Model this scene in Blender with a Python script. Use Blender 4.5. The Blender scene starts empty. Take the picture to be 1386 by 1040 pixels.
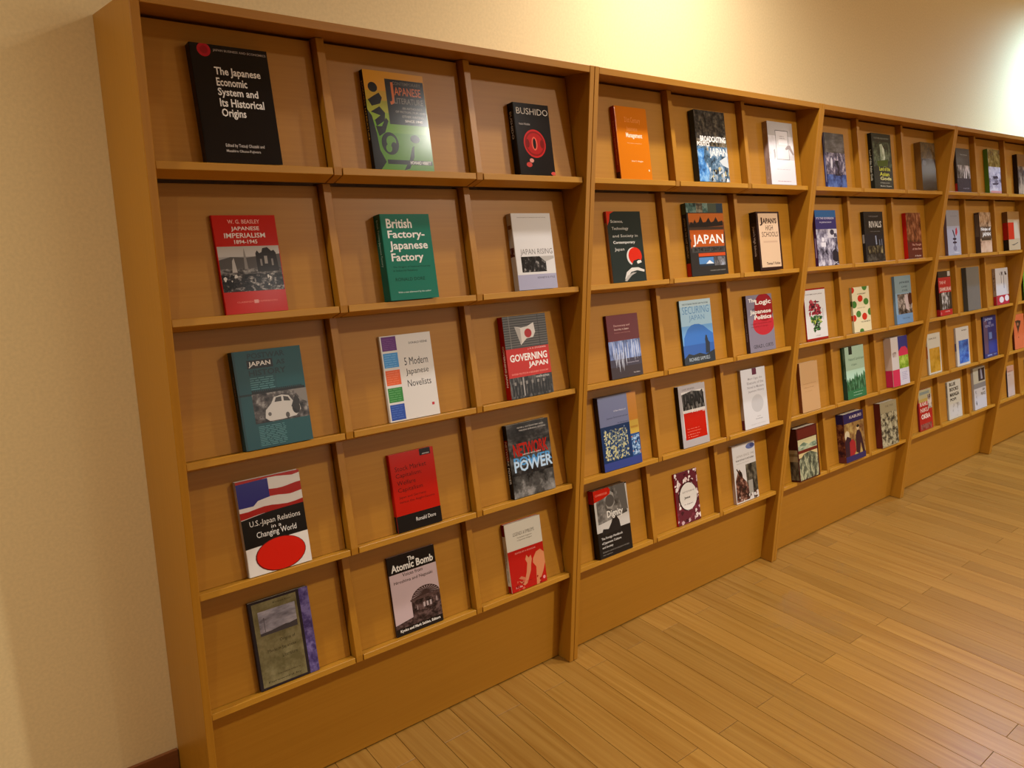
import bpy, bmesh, math, random
from mathutils import Matrix, Vector
random.seed(7)
C = bpy.context.scene.collection
sc = bpy.context.scene

# ------------------------------------------------------------ camera
cam_d = bpy.data.cameras.new('camera'); cam = bpy.data.objects.new('camera', cam_d); C.objects.link(cam)
yaw, pitch, roll = 0.689138, 0.259619, 0.008010
fw = Vector((math.sin(yaw)*math.cos(pitch), math.cos(yaw)*math.cos(pitch), -math.sin(pitch)))
rt = Vector((math.cos(yaw), -math.sin(yaw), 0)); up = rt.cross(fw)
r2 = rt*math.cos(roll) + up*math.sin(roll); u2 = -rt*math.sin(roll) + up*math.cos(roll)
m = Matrix((r2, u2, -fw)).transposed().to_4x4(); m.translation = (-0.42890, -1.79744, 1.41412)
cam.matrix_world = m
cam_d.sensor_width = 36; cam_d.lens = 36*1050.133/1386
cam_d.shift_x = 13.798/1386; cam_d.shift_y = 35.419/1386; cam_d.clip_start = .02
sc.camera = cam

# ------------------------------------------------------------ light
w = bpy.data.worlds.new('world'); sc.world = w; w.use_nodes = True
w.node_tree.nodes['Background'].inputs[0].default_value = (1, .8, .55, 1)
w.node_tree.nodes['Background'].inputs[1].default_value = 0.05
sc.view_settings.view_transform = 'Standard'; sc.view_settings.look = 'None'
sc.view_settings.exposure = 0.42; sc.view_settings.gamma = 1.0; sc.view_settings.use_curve_mapping = False
WARM = (1.0, .96, .88)
CEIL = 2.62
def spot(name, x, y, e, col=WARM, ang=120, blend=.6, rad=.045, tilt=(0, 0)):
    d = bpy.data.lights.new(name, 'SPOT'); d.energy = e; d.color = col
    d.spot_size = math.radians(ang); d.spot_blend = blend; d.shadow_soft_size = rad
    o = bpy.data.objects.new(name, d); C.objects.link(o); o.location = (x, y, CEIL-.03)
    o.rotation_euler = (math.radians(tilt[0]), math.radians(tilt[1]), 0)
    return o
for x, e_ in ((-1.2, 30), (2.1, 190), (5.2, 130), (8.0, 90)):
    spot('downlight_or_fill', x, -1.95, e_, ang=165, blend=1)
for x, e_ in ((-1.2, 38), (2.1, 85), (5.2, 75), (8.0, 50)):  # back row: spots added as fill for the upright faces, no known fittings
    spot('downlight_or_fill', x, -4.4, e_, ang=165, blend=1)
spot('wall_washer', -1.5, -.6, 105, col=(1, .93, .8), ang=165, blend=1)
spot('wall_washer', 1.65, -.55, 66, col=(.96, .92, .93), ang=168, blend=1)
spot('wall_washer', 5.05, -.5, 125, col=(.33, .6, 1.0), ang=170, blend=1)
ad = bpy.data.lights.new('added_fill', 'AREA'); ad.shape = 'RECTANGLE'; ad.size = 7; ad.size_y = 1.3; ad.energy = 40; ad.color = (1.0, .96, .88)  # soft area fill added in front of the shelves, no known source
ao = bpy.data.objects.new('added_fill', ad); C.objects.link(ao); ao.location = (5.0, -5.0, 1.75); ao.rotation_euler = (math.radians(90), 0, 0)

# ------------------------------------------------------------ materials
def srgb(h):
    h = h.lstrip('#'); c = [int(h[i:i+2], 16)/255 for i in (0, 2, 4)]
    return tuple((x/12.92 if x <= .04045 else ((x+.055)/1.055)**2.4) for x in c) + (1,)
def new_mat(name, rough=.5, spec=.5):
    mt = bpy.data.materials.new(name); mt.use_nodes = True
    nt = mt.node_tree; b = nt.nodes['Principled BSDF']
    b.inputs['Roughness'].default_value = rough
    b.inputs['Specular IOR Level'].default_value = spec
    return mt, nt, b
def ramp(nt, stops):
    r = nt.nodes.new('ShaderNodeValToRGB'); el = r.color_ramp.elements
    while len(el) < len(stops): el.new(.5)
    for e_, (p, c) in zip(el, stops): e_.position = p; e_.color = c
    return r
def tex_noise(nt, scale, vec, detail=4, rough=.6):
    n = nt.nodes.new('ShaderNodeTexNoise'); n.inputs['Scale'].default_value = scale
    n.inputs['Detail'].default_value = detail; n.inputs['Roughness'].default_value = rough
    nt.links.new(vec, n.inputs['Vector']); return n
def mapping(nt, scale, coord='Object'):
    tc = nt.nodes.new('ShaderNodeTexCoord'); mp = nt.nodes.new('ShaderNodeMapping')
    mp.inputs['Scale'].default_value = scale; nt.links.new(tc.outputs[coord], mp.inputs['Vector'])
    return mp
def wood(name, c1, c2, scale, rough=.42, rand=.0, coat=.0, island=False, spec=.28):
    mt, nt, b = new_mat(name, rough, spec)
    mp = mapping(nt, scale); vec = mp.outputs[0]
    if rand:
        if island:
            g = nt.nodes.new('ShaderNodeNewGeometry'); rnd = g.outputs['Random Per Island']
        else:
            g = nt.nodes.new('ShaderNodeObjectInfo'); rnd = g.outputs['Random']
        ad = nt.nodes.new('ShaderNodeVectorMath'); ad.operation = 'MULTIPLY_ADD'
        nt.links.new(rnd, ad.inputs[0]); ad.inputs[1].default_value = (37, 91, 53); nt.links.new(vec, ad.inputs[2]); vec = ad.outputs[0]
    n = tex_noise(nt, 1, vec, 5, .62)
    r = ramp(nt, [(.30, srgb(c1)), (.70, srgb(c2))]); nt.links.new(n.outputs[0], r.inputs[0])
    out = r.outputs[0]
    if rand:
        hsv = nt.nodes.new('ShaderNodeHueSaturation'); mr = nt.nodes.new('ShaderNodeMapRange')
        mr.inputs[3].default_value = 1-rand; mr.inputs[4].default_value = 1+rand*.8
        nt.links.new(rnd, mr.inputs[0]); nt.links.new(mr.outputs[0], hsv.inputs['Value']); nt.links.new(out, hsv.inputs['Color']); out = hsv.outputs[0]
    nt.links.new(out, b.inputs['Base Color'])
    bp = nt.nodes.new('ShaderNodeBump'); bp.inputs['Strength'].default_value = .08; bp.inputs['Distance'].default_value = .0006
    nt.links.new(n.outputs[0], bp.inputs['Height']); nt.links.new(bp.outputs[0], b.inputs['Normal'])
    if coat: b.inputs['Coat Weight'].default_value = coat; b.inputs['Coat Roughness'].default_value = .25
    return mt
W1, W2 = '#9a6716', '#a26e1c'
M_panel = wood('beech_panel', W1, W2, (2.2, 160, 160), .42)
M_upright = wood('beech_upright', W1, W2, (160, 160, 2.0), .36)
M_edge = wood('beech_edge_banding', '#a5721c', '#ad7b25', (3, 40, 40), .36)
M_plank = wood('bamboo_plank', '#845a1f', '#987032', (75, 1.6, 75), .33, rand=.13)
M_plank_far = wood('bamboo_plank_far', '#845a1f', '#987032', (75, 1.6, 75), .33, rand=.13, island=True)
M_sub, _, b = new_mat('floor_joint', .9); b.inputs['Base Color'].default_value = srgb('#3a2410')
def plaster(name, col, bump=.2):
    mt, nt, b = new_mat(name, .85, .25)
    mp = mapping(nt, (1, 1, 1)); n = tex_noise(nt, 330, mp.outputs[0], 3, .7); n2 = tex_noise(nt, 140, mp.outputs[0], 2, .5)
    a = srgb(col); r = ramp(nt, [(.3, tuple(x*.95 for x in a[:3])+(1,)), (.7, tuple(min(1, x*1.04) for x in a[:3])+(1,))])
    nt.links.new(n2.outputs[0], r.inputs[0]); nt.links.new(r.outputs[0], b.inputs['Base Color'])
    bp = nt.nodes.new('ShaderNodeBump'); bp.inputs['Strength'].default_value = bump; bp.inputs['Distance'].default_value = .0012
    nt.links.new(n.outputs[0], bp.inputs['Height']); nt.links.new(bp.outputs[0], b.inputs['Normal']); return mt
M_wall = plaster('woven_wallpaper', '#e0ca97')
M_ceil = plaster('ceiling_board', '#e6dccb', .1)
M_base = wood('dark_baseboard', '#6b3f20', '#7c4a27', (3, 40, 40), .45)
_mc = {}
def mat(key):
    """'#rrggbb' plain print; 'n|c1|c2|c3|scale|sx|sz|lo|hi' mottled picture print"""
    if key in _mc: return _mc[key]
    if key.startswith('#'):
        mt, nt, b = new_mat('print_' + key[1:], .17, .22); b.inputs['Base Color'].default_value = srgb(key)
    elif key == 'paper':
        mt, nt, b = new_mat('page_paper', .8, .2)
        mp = mapping(nt, (40, 1600, 40)); n = tex_noise(nt, 1, mp.outputs[0], 1)
        r = ramp(nt, [(.3, srgb('#a79a82')), (.6, srgb('#d9cfba'))]); nt.links.new(n.outputs[0], r.inputs[0]); nt.links.new(r.outputs[0], b.inputs['Base Color'])
    else:
        k = key.split('|'); mt, nt, b = new_mat('picture_print', .17, .22)
        sc_, sx, sz = (float(v) for v in k[4:7]); lo, hi = (float(k[7]), float(k[8])) if len(k) > 8 else (.38, .62)
        mp = mapping(nt, (sx, 1, sz)); n = tex_noise(nt, sc_, mp.outputs[0], 3.5, .65)
        r = ramp(nt, [(lo, srgb(k[1])), ((lo+hi)/2, srgb(k[2])), (hi, srgb(k[3]))])
        nt.links.new(n.outputs[0], r.inputs[0]); nt.links.new(r.outputs[0], b.inputs['Base Color'])
    _mc[key] = mt; return mt

# ------------------------------------------------------------ mesh helpers
def link(name, me, mats, parent=None):
    o = bpy.data.objects.new(name, me); C.objects.link(o)
    for x in mats:
        if x.name not in [s.name for s in me.materials if s]: me.materials.append(x)
    if parent: o.parent = parent
    return o
def bevelled(me, w_, seg=1):
    bm = bmesh.new(); bm.from_mesh(me)
    bmesh.ops.bevel(bm, geom=bm.edges[:], offset=w_, segments=seg, affect='EDGES', clamp_overlap=True)
    bm.to_mesh(me); bm.free(); return me
def prism_x(name, prof, x0, x1, bev=.0008):
    """profile: list of (y,z), extruded from x0 to x1"""
    n = len(prof); v = [(x0, y, z) for y, z in prof] + [(x1, y, z) for y, z in prof]
    f = [tuple(range(n)), tuple(range(2*n-1, n-1, -1))] + [(i, i+n, (i+1) % n+n, (i+1) % n) for i in range(n)]
    me = bpy.data.meshes.new(name); me.from_pydata(v, [], f)
    bm = bmesh.new(); bm.from_mesh(me); bmesh.ops.recalc_face_normals(bm, faces=bm.faces[:]); bm.to_mesh(me); bm.free()
    return bevelled(me, bev) if bev else me
def box(name, a, b_, bev=.0008):
    return prism_x(name, [(a[1], a[2]), (b_[1], a[2]), (b_[1], b_[2]), (a[1], b_[2])], a[0], b_[0], bev)
def put(name, me, mt, parent=None, loc=(0, 0, 0)):
    o = link(name, me, [mt], parent); o.location = loc; return o
def struct(o): o['kind'] = 'structure'; return o

# ------------------------------------------------------------ room
struct(put('wall_back', box('wall_back', (-4, 0, 0), (9.2, .1, CEIL), 0), M_wall))
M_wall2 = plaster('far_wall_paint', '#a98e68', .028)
struct(put('wall_left', box('wall_left', (-4.1, -5.2, 0), (-4, .1, CEIL), 0), M_wall2))
struct(put('wall_right', box('wall_right', (9.2, -5.2, 0), (9.3, .1, CEIL), 0), M_wall2))
struct(put('wall_front', box('wall_front', (-4.1, -5.3, 0), (9.3, -5.2, CEIL), 0), M_wall2))
struct(put('ceiling', box('ceiling', (-4.1, -5.3, CEIL), (9.3, .1, CEIL+.1), 0), M_ceil))
struct(put('baseboard_back', box('baseboard_back', (-4, -.009, 0), (.004, 0, .0905), .001), M_base))
floor = struct(put('floor', box('floor', (-4.1, -5.3, -.12), (9.3, .1, -.014), 0), M_sub))

# bamboo planks: rows run out from the wall, joints staggered
PW, SH, PL = .09135, .058, .9525
def plank_mesh(name, x0, y0, y1, g=.0006):
    """slightly skewed board: x shifts by SH per metre of y"""
    def X(x, y): return x + SH*(y+.3135)
    v = []
    for (x, y) in ((x0+g, y0+g), (x0+PW-g, y0+g), (x0+PW-g, y1-g), (x0+g, y1-g)):
        v += [(X(x, y), y)]
    cx, cy = v[0]
    ins = .0007
    base = [(v[0][0]+0, v[0][1]), v[1], v[2], v[3]]
    top = [(base[0][0]+ins, base[0][1]+ins), (base[1][0]-ins, base[1][1]+ins), (base[2][0]-ins, base[2][1]-ins), (base[3][0]+ins, base[3][1]-ins)]
    V = [(a-cx, b_-cy, -.014) for a, b_ in base] + [(a-cx, b_-cy, -ins) for a, b_ in base] + [(a-cx, b_-cy, 0) for a, b_ in top]
    F = [(3, 2, 1, 0)] + [(i, (i+1) % 4, (i+1) % 4+4, i+4) for i in range(4)] + [(i+4, (i+1) % 4+4, (i+1) % 4+8, i+8) for i in range(4)] + [(8, 9, 10, 11)]
    return V, F, (cx, cy)
full = None
far_v, far_f = [], []
def seen(x, y):
    d = Vector((x, y, 0)) - cam.matrix_world.translation
    z = d @ fw
    if z < .1: return False
    px = 693-13.8+1050*(d @ r2)/z; py = 520+35.4-1050*(d @ u2)/z
    return -40 < px < 1430 and py < 1080
cache = {}
for k in range(-44, 104):
    x0 = 1.150 + PW*k
    joints = [-.3135 - PL*j for j in range(-1, 7)] if k % 2 == 0 else [-.757 - PL*j for j in range(-1, 6)]
    joints = [.0] + [j for j in joints if -5.2 < j < -.02] + [-5.2]
    for y1, y0 in zip(joints, joints[1:]):
        if x0+SH*(y0+.3) < -4.0 or x0 > 9.05: continue
        vis = any(seen(x0+a*PW+SH*(y+.3135), y) for a in (0, 1) for y in [y0+(y1-y0)*q/6 for q in range(7)]) and y0 < -.2 and x0 < 4.9
        V, F, (cx, cy) = plank_mesh('plank', x0, y0, y1)
        if vis:
            ky = (round(y1-y0, 4))
            if ky not in cache:
                me = bpy.data.meshes.new('plank'); me.from_pydata(V, [], F); cache[ky] = me
                me.materials.append(M_plank)
            o = bpy.data.objects.new('plank', cache[ky]); C.objects.link(o); o.location = (cx, cy, 0); o.parent = floor
        else:
            n = len(far_v); far_v += [(a+cx, b_+cy, c) for a, b_, c in V]; far_f += [tuple(i+n for i in f) for f in F]
me = bpy.data.meshes.new('plank_field'); me.from_pydata(far_v, [], far_f)
o = put('plank_field', me, M_plank_far, floor); o['kind'] = 'stuff'

# ------------------------------------------------------------ display shelf units
S = 1.28
UW = .9*S; T = .0173; H = 1.3803*S; D = .1964*S; DT = .0186
def zr(r): return (1.1615 - .2297*(r-1))*S          # front top edge of the shelf of row r
TA = math.radians(12); ca, sa = math.cos(TA), math.sin(TA)
def Q(r): return (-.169*S, zr(r) - .0035*S)          # where shelf top meets the tilted back
DIV = {0: (.388, .7706)}
unit_labels = [
 'beech display shelf unit nearest the plain stretch of wall, large black book at top',
 'second beech display shelf unit from the left, plain orange book at its top',
 'third beech display shelf unit from the left, very thick books in its lowest row',
 'fourth beech display shelf unit from the left, holding the plain grey book',
 'beech display shelf unit cut off by the right edge of the photo']
def profile_board(r):
    zf = zr(r); qy, qz = Q(r)
    return [(-.187*S, zf), (-.1886*S, zf-.0113*S), (-.1565*S, zf-.0245*S), (-.1572*S, qz-.0022), (qy, qz)]
def profile_panel(r):
    qy, qz = Q(r); L = .2085*S; th = .0118*S
    return [(qy+.0003, qz+.0005), (qy+.0003+th*ca*.98, qz-.003*0+.0002), (qy+sa*L+th*ca, qz+ca*L-th*sa), (qy+sa*L, qz+ca*L)]
def profile_divider(r):
    zf = zr(r); top = zf + .2045*S
    return [(-.1875*S, zf-.0122*S), (-.187*S, zf+.001*S), (-.1425*S, top), (-.105*S, top), (-.105*S, zf-.018*S), (-.1565*S, zf-.0247*S)]
mesh_cache = {}
for U in range(5):
    X0 = U*UW
    t = bpy.data.objects.new('display_shelf', None); C.objects.link(t); t.location = (X0+UW/2, -.1, 0)
    t['label'] = unit_labels[U]; t['category'] = 'shelf'; t['group'] = 'display shelf units along the back wall'
    inv = -(X0+UW/2)
    def part(name, key, fn, mt, x=0.0):
        if key not in mesh_cache: mesh_cache[key] = fn()
        o = link(name, mesh_cache[key], [mt], t); o.location = (X0+x+inv, .1, 0); return o
    lx = .006 if U == 0 else .0006
    part('side_panel', 'side', lambda: box('side_panel', (0, -D, .0012), (T-.0006, -.0005, H), .0011), M_upright, lx)
    part('side_panel', 'side', None, M_upright, UW-T)
    xi0 = lx+T-.0003; xi1 = UW-T-.0003
    part('top_board', 'top%d' % (U == 0), lambda: box('top_board', (0, -D+.0006, H-.0175), (xi1-xi0, -.0005, H-.0008), .0008), M_panel, xi0)
    part('plinth_panel', 'pl%d' % (U == 0), lambda: box('plinth_panel', (0, -.1563*S, .004), (xi1-xi0, -.1563*S+.016, zr(5)-.0255*S), .0006), M_panel, xi0)
    part('gap_backing', 'bb%d' % (U == 0), lambda: box('gap_backing', (0, -.012, .004), (xi1-xi0, -.006, H-.019), 0), M_panel, xi0)  # unseen sheet added so the gaps under the shelves look dark brown
    d1, d2 = DIV.get(U, (.3795, .759))
    cells = [(xi0+.0004, d1), (d1+DT, d2), (d2+DT, xi1)]
    for r in range(1, 6):
        for ci, (a, b_) in enumerate(cells):
            wd = b_-a
            part('back_panel', 'bp%d%d%d' % (U == 0, r, ci), lambda: prism_x('back_panel', profile_panel(r), 0, wd-.0035, .0006), M_panel, a+.0005)
            part('shelf_board', 'sb%d%d%d' % (U == 0, r, ci), lambda: prism_x('shelf_board', profile_board(r), 0, wd-.005, .0008), M_edge, a+.0024)
        for d in (d1, d2):
            part('divider', 'dv%d' % r, lambda: prism_x('divider', profile_divider(r), 0, DT, .0008), M_upright, d)

# ------------------------------------------------------------ books
txt_d = bpy.data.curves.new('t', 'FONT'); txt_o = bpy.data.objects.new('t', txt_d); C.objects.link(txt_o)
txt_d.resolution_u = 2
tcache = {}
def glyphs(s, bold):
    k = (s, bold)
    if k not in tcache:
        txt_d.body = s; txt_d.offset = bold; txt_d.size = 1
        txt_o.update_tag(); dg = bpy.context.evaluated_depsgraph_get(); dg.update()
        me = bpy.data.meshes.new_from_object(txt_o.evaluated_get(dg))
        V = [(v.co.x, v.co.y) for v in me.vertices]; F = [tuple(p.vertices) for p in me.polygons]
        bpy.data.meshes.remove(me)
        x0 = min(v[0] for v in V); x1 = max(v[0] for v in V); y0 = min(v[1] for v in V); y1 = max(v[1] for v in V)
        tcache[k] = ([((x-x0)/(x1-x0), (y-y0)/(y1-y0)) for x, y in V], F)
    return tcache[k]
EPS = .00004
def art_layers(items, W_, H_, tf):
    """items in cover fractions (u from left, v from the top); tf maps (u*W, v*H, layer) to 3-D"""
    out = []
    placed = []
    for it in items:
        k = it[0]; dest = 'cover_print'; col = it[-1]
        if k == 't':
            _, s, u0, v0, u1, v1, col = it[:7]; bold = it[7] if len(it) > 7 else .012
            V, F = glyphs(s, bold); pts = [(u0+(u1-u0)*x, v1+(v0-v1)*y) for x, y in V]; dest = 'lettering'
        elif k == 'st':                              # spine lettering running down the spine
            _, s, v0, v1, u0, u1, col, bold = it
            V, F = glyphs(s, bold); pts = [(u0+(u1-u0)*y, v0+(v1-v0)*x) for x, y in V]; dest = 'lettering'
        else:
            if k == 'r': _, u0, v0, u1, v1, _c = it; pts = [(u0, v1), (u1, v1), (u1, v0), (u0, v0)]
            elif k == 'p': pts = [(a, b_) for a, b_ in it[1]]
            elif k == 'e':
                _, cu, cv, ru, rv, _c = it; pts = [(cu+ru*math.cos(q*math.pi/14), cv-rv*math.sin(q*math.pi/14)) for q in range(28)]
            F = [tuple(range(len(pts)))]
        pts = [(max(0, min(1, u)), max(0, min(1, v))) for u, v in pts]
        bb = (min(p[0] for p in pts), min(p[1] for p in pts), max(p[0] for p in pts), max(p[1] for p in pts))
        n = 1 + max([l for c, l in placed if c[0] < bb[2] and c[2] > bb[0] and c[1] < bb[3] and c[3] > bb[1]] or [0])
        placed.append((bb, n))
        out.append((dest, (bb[0]*W_, bb[1]*H_, bb[2]*W_, bb[3]*H_), [tf(u*W_, v*H_, n) for u, v in pts], F, col))
    return out
def book(loc, t, w_, h, cover, spine, label, art=(), sart=(), group='books displayed face out on the shelf wall', rx=-TA, back=None):
    root = bpy.data.objects.new('book', None); C.objects.link(root); root.location = loc; root.rotation_euler = (rx, 0, 0)
    root['label'] = label; root['category'] = 'book'; root['group'] = group
    c = .0012; R_ = min(.0022, t*.25)
    outer = [(0, 0), (w_, 0), (w_, -c), (c, -c), (c, -t+c), (w_, -t+c), (w_, -t)]
    for q in range(5):
        a = math.pi*(1.5+0) - q*math.pi/8
        outer.append((R_+R_*math.cos(a), -t+R_+R_*math.sin(a)))
    n = len(outer); V = [(x, y, 0) for x, y in outer] + [(x, y, h) for x, y in outer]
    F = [tuple(range(n-1, -1, -1)), tuple(range(n, 2*n))] + [(i, (i+1) % n, (i+1) % n+n, i+n) for i in range(n)]
    me = bpy.data.meshes.new('cover'); me.from_pydata(V, [], F)
    me.materials.append(mat(cover)); me.materials.append(mat(spine))
    for i, p in enumerate(me.polygons):
        if i >= 2 and (i-2) >= n-3: p.material_index = 1          # spine side and its rounded hinge
    bm = bmesh.new(); bm.from_mesh(me); bmesh.ops.triangulate(bm, faces=[f for f in bm.faces if len(f.verts) > 4]); bmesh.ops.recalc_face_normals(bm, faces=bm.faces[:]); bm.to_mesh(me); bm.free()
    cv = bpy.data.objects.new('cover', me); C.objects.link(cv); cv.parent = root
    pg = put('page_block', box('page_block', (c+.0002, -t+c+.0001, .0006), (w_-.0018, -c-.0001, h-.0012), 0), mat('paper'), root)
    f_tf = lambda x, y, l: (x, -t-EPS*l, h-y)
    s_tf = lambda x, y, l: (-EPS*l, -x, h-y)
    for items, W_, tf in ((art, w_, f_tf), (sart, t-R_, s_tf)):
        items = art_layers(items, W_, h, tf)
        for nm in ('cover_print', 'lettering'):
            groups = []                              # prints that lie close together make one mesh, those far apart their own
            for it in (i for i in items if i[0] == nm):
                x0, y0, x1, y1 = it[1]
                near = [g for g in groups if any(math.hypot(max(0, x0-c[1][2], c[1][0]-x1), max(0, y0-c[1][3], c[1][1]-y1)) < .014 for c in g)]
                groups = [g for g in groups if g not in near] + [sum(near, []) + [it]]
            for g in groups:
                Vs, Fs, Ms = [], [], []
                for _, _, pv, pf, col in g:
                    b0 = len(Vs); Vs += pv; Fs += [tuple(i+b0 for i in f) for f in pf]; Ms += [col]*len(pf)
                me = bpy.data.meshes.new(nm); me.from_pydata(Vs, [], Fs)
                ks = list(dict.fromkeys(Ms))
                for k in ks: me.materials.append(mat(k))
                for p, k in zip(me.polygons, Ms): p.material_index = ks.index(k)
                o = bpy.data.objects.new(nm, me); C.objects.link(o); o.parent = cv
    return root
def sp_t(s, v0, v1, col, u0=.25, u1=.75, bold=.01):
    """spine lettering running down the spine"""
    return ('st', s, v0, v1, u0, u1, col, bold)
WH = '#dcd8d0'; BK = '#15110f'; GR = '#8d8a88'
BW = 'n|#1c1a18|#6f6a66|#c9c4bc|55|1|1.3|.36|.64'
def lines(n, u0, v0, u1, dv, hgt, col, jag=.12, seed=1):
    rr = random.Random(seed); out = []
    for i in range(n):
        e = u1-(u1-u0)*jag*rr.random(); x = u0
        while x < e-.02:
            l = min(e-x, .05+.1*rr.random()); out.append(('r', x, v0+i*dv, x+l, v0+i*dv+hgt, col)); x += l+.018
    return out
def splat(n, u0, v0, u1, v1, ru, rv, cols, seed=3):
    rr = random.Random(seed); out = []
    for i in range(n):
        cu, cv = u0+(u1-u0)*rr.random(), v0+(v1-v0)*rr.random(); a = ru*(.4+rr.random()); b_ = rv*(.4+rr.random()); ph = rr.random()*3
        out.append(('p', [(cu+a*math.cos(q)*(1+.35*math.sin(3*q+ph)), cv+b_*math.sin(q)*(1+.3*math.cos(2*q+ph))) for q in [j*math.pi/5 for j in range(10)]], rr.choice(cols)))
    return out
def stripes(n, u0, v0, u1, v1, col, fill=.5, vert=False):
    out = []
    for i in range(n):
        if vert: a = u0+(u1-u0)*i/n; out.append(('r', a, v0, a+(u1-u0)/n*fill, v1, col))
        else: a = v0+(v1-v0)*i/n; out.append(('r', u0, a, u1, a+(v1-v0)/n*fill, col))
    return out

B = {}
# key: (x of front left edge, thickness, width, height in mm, cover, spine, label, front art, spine art)
B[111] = (.122, 21, 153, 223, '#14100f', '#14100f', 'black paperback with white title and small red disc, at the top left of the wall', [
  ('e', .175, .05, .085, .058, '#a81d26'), ('e', .175, .05, .05, .034, '#8c1820'), ('t', 'JAPAN BUSINESS AND ECONOMICS', .29, .033, .98, .058, '#9b8f84'),
  ('t', 'The Japanese', .27, .185, .87, .27, WH, .02), ('t', 'Economic', .275, .275, .67, .345, WH, .02), ('t', 'System and', .275, .36, .80, .445, WH, .02),
  ('t', 'Its Historical', .28, .45, .86, .52, WH, .02), ('t', 'Origins', .285, .535, .60, .625, WH, .02),
  ('t', 'Edited by Tetsuji Okazaki and', .27, .835, .78, .872, '#b5aea6'), ('t', 'Masahiro Okuno-Fujiwara', .27, .885, .72, .915, '#b5aea6')], [])
B[112] = (.494, 15, 158, 216, '#5f8a20', '#16120e', 'green and gold paperback with black brush strokes and a black title box', [
  ('r', 0, 0, 1, .2, '#c98c22'), ('r', 0, .2, 1, .3, '#b5932a'), ('r', 0, .3, 1, .42, '#93932a'), ('r', 0, .42, 1, .5, '#7b9026'), ('r', 0, .5, 1, .62, '#5f8a20'), ('r', 0, .62, 1, 1, '#4f7d1c'),
  ('p', [(0, .4), (.06, .46), (.1, .62), (.12, .8), (.2, .92), (.1, 1), (0, 1)], '#16120e'),
  ('e', .13, .17, .075, .05, '#16120e'), ('p', [(.03, .3), (.12, .26), (.22, .22), (.26, .27), (.22, .33), (.08, .36)], '#16120e'),
  ('p', [(.05, .42), (.2, .36), (.28, .42), (.26, .5), (.12, .56), (.1, .5), (.2, .45)], '#16120e'),
  ('p', [(.1, .56), (.2, .56), (.28, .47), (.32, .5), (.24, .62), (.14, .66)], '#16120e'),
  ('e', .3, .73, .14, .115, '#16120e'), ('e', .32, .71, .08, .06, '#4f7d1c'), ('e', .36, .76, .05, .045, '#16120e'), ('e', .27, .78, .05, .04, '#4f7d1c'),
  ('e', .73, .67, .08, .042, '#16120e'), ('p', [(.66, .76), (.7, .74), (.68, .86), (.58, .98), (.48, 1), (.6, .88)], '#16120e'),
  ('r', .34, .07, .99, .53, '#1a1512'), ('t', 'CONTEMPORARY', .46, .09, .94, .125, '#6b6156'), ('t', 'J', .39, .10, .47, .33, '#c7672a', .02), ('t', 'APANESE', .48, .145, .93, .23, '#c7672a', .01),
  ('t', 'LITERATURE', .46, .255, .95, .315, '#7e766b'), ('t', 'AN ANTHOLOGY', .58, .345, .92, .37, '#8e867a'), ('t', 'OF FICTION, FILM, AND', .46, .385, .97, .41, '#8e867a'), ('t', 'OTHER WRITING', .56, .43, .93, .455, '#8e867a'), ('t', 'SINCE 1945', .60, .475, .90, .50, '#c9c2b4', .02),
  ('r', .22, .895, .98, .94, '#1a1512'), ('t', 'HOWARD HIBBETT', .6, .9, .96, .935, WH, .02)], [sp_t('JAPANESE LITERATURE', .1, .7, '#b5862f')])
B[113] = (.912, 22, 121, 179, '#14100f', '#14100f', 'small black paperback with a red round sword guard on its front', [
  ('t', 'BUSHIDO', .08, .065, .97, .155, '#cdc6bb', .0), ('t', 'Inazo Nitobe', .12, .275, .42, .305, '#9b8f84'),
  ('e', .50, .56, .31, .2, '#b3201f'), ('e', .50, .56, .28, .175, '#7d1513'), ('e', .50, .56, .24, .15, '#a01b1a'), ('e', .49, .56, .08, .095, '#d05540'), ('e', .49, .56, .045, .075, '#14100f'),
  ('e', .30, .56, .05, .06, '#6e1311'), ('e', .70, .56, .05, .06, '#6e1311'),
  ('e', .36, .80, .06, .03, '#c98474'), ('e', .28, .86, .08, .035, '#b33b34'), ('e', .95, .975, .07, .025, '#c4473f')], [sp_t('BUSHIDO', .12, .5, '#b0a79b', .3, .7)])
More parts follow.
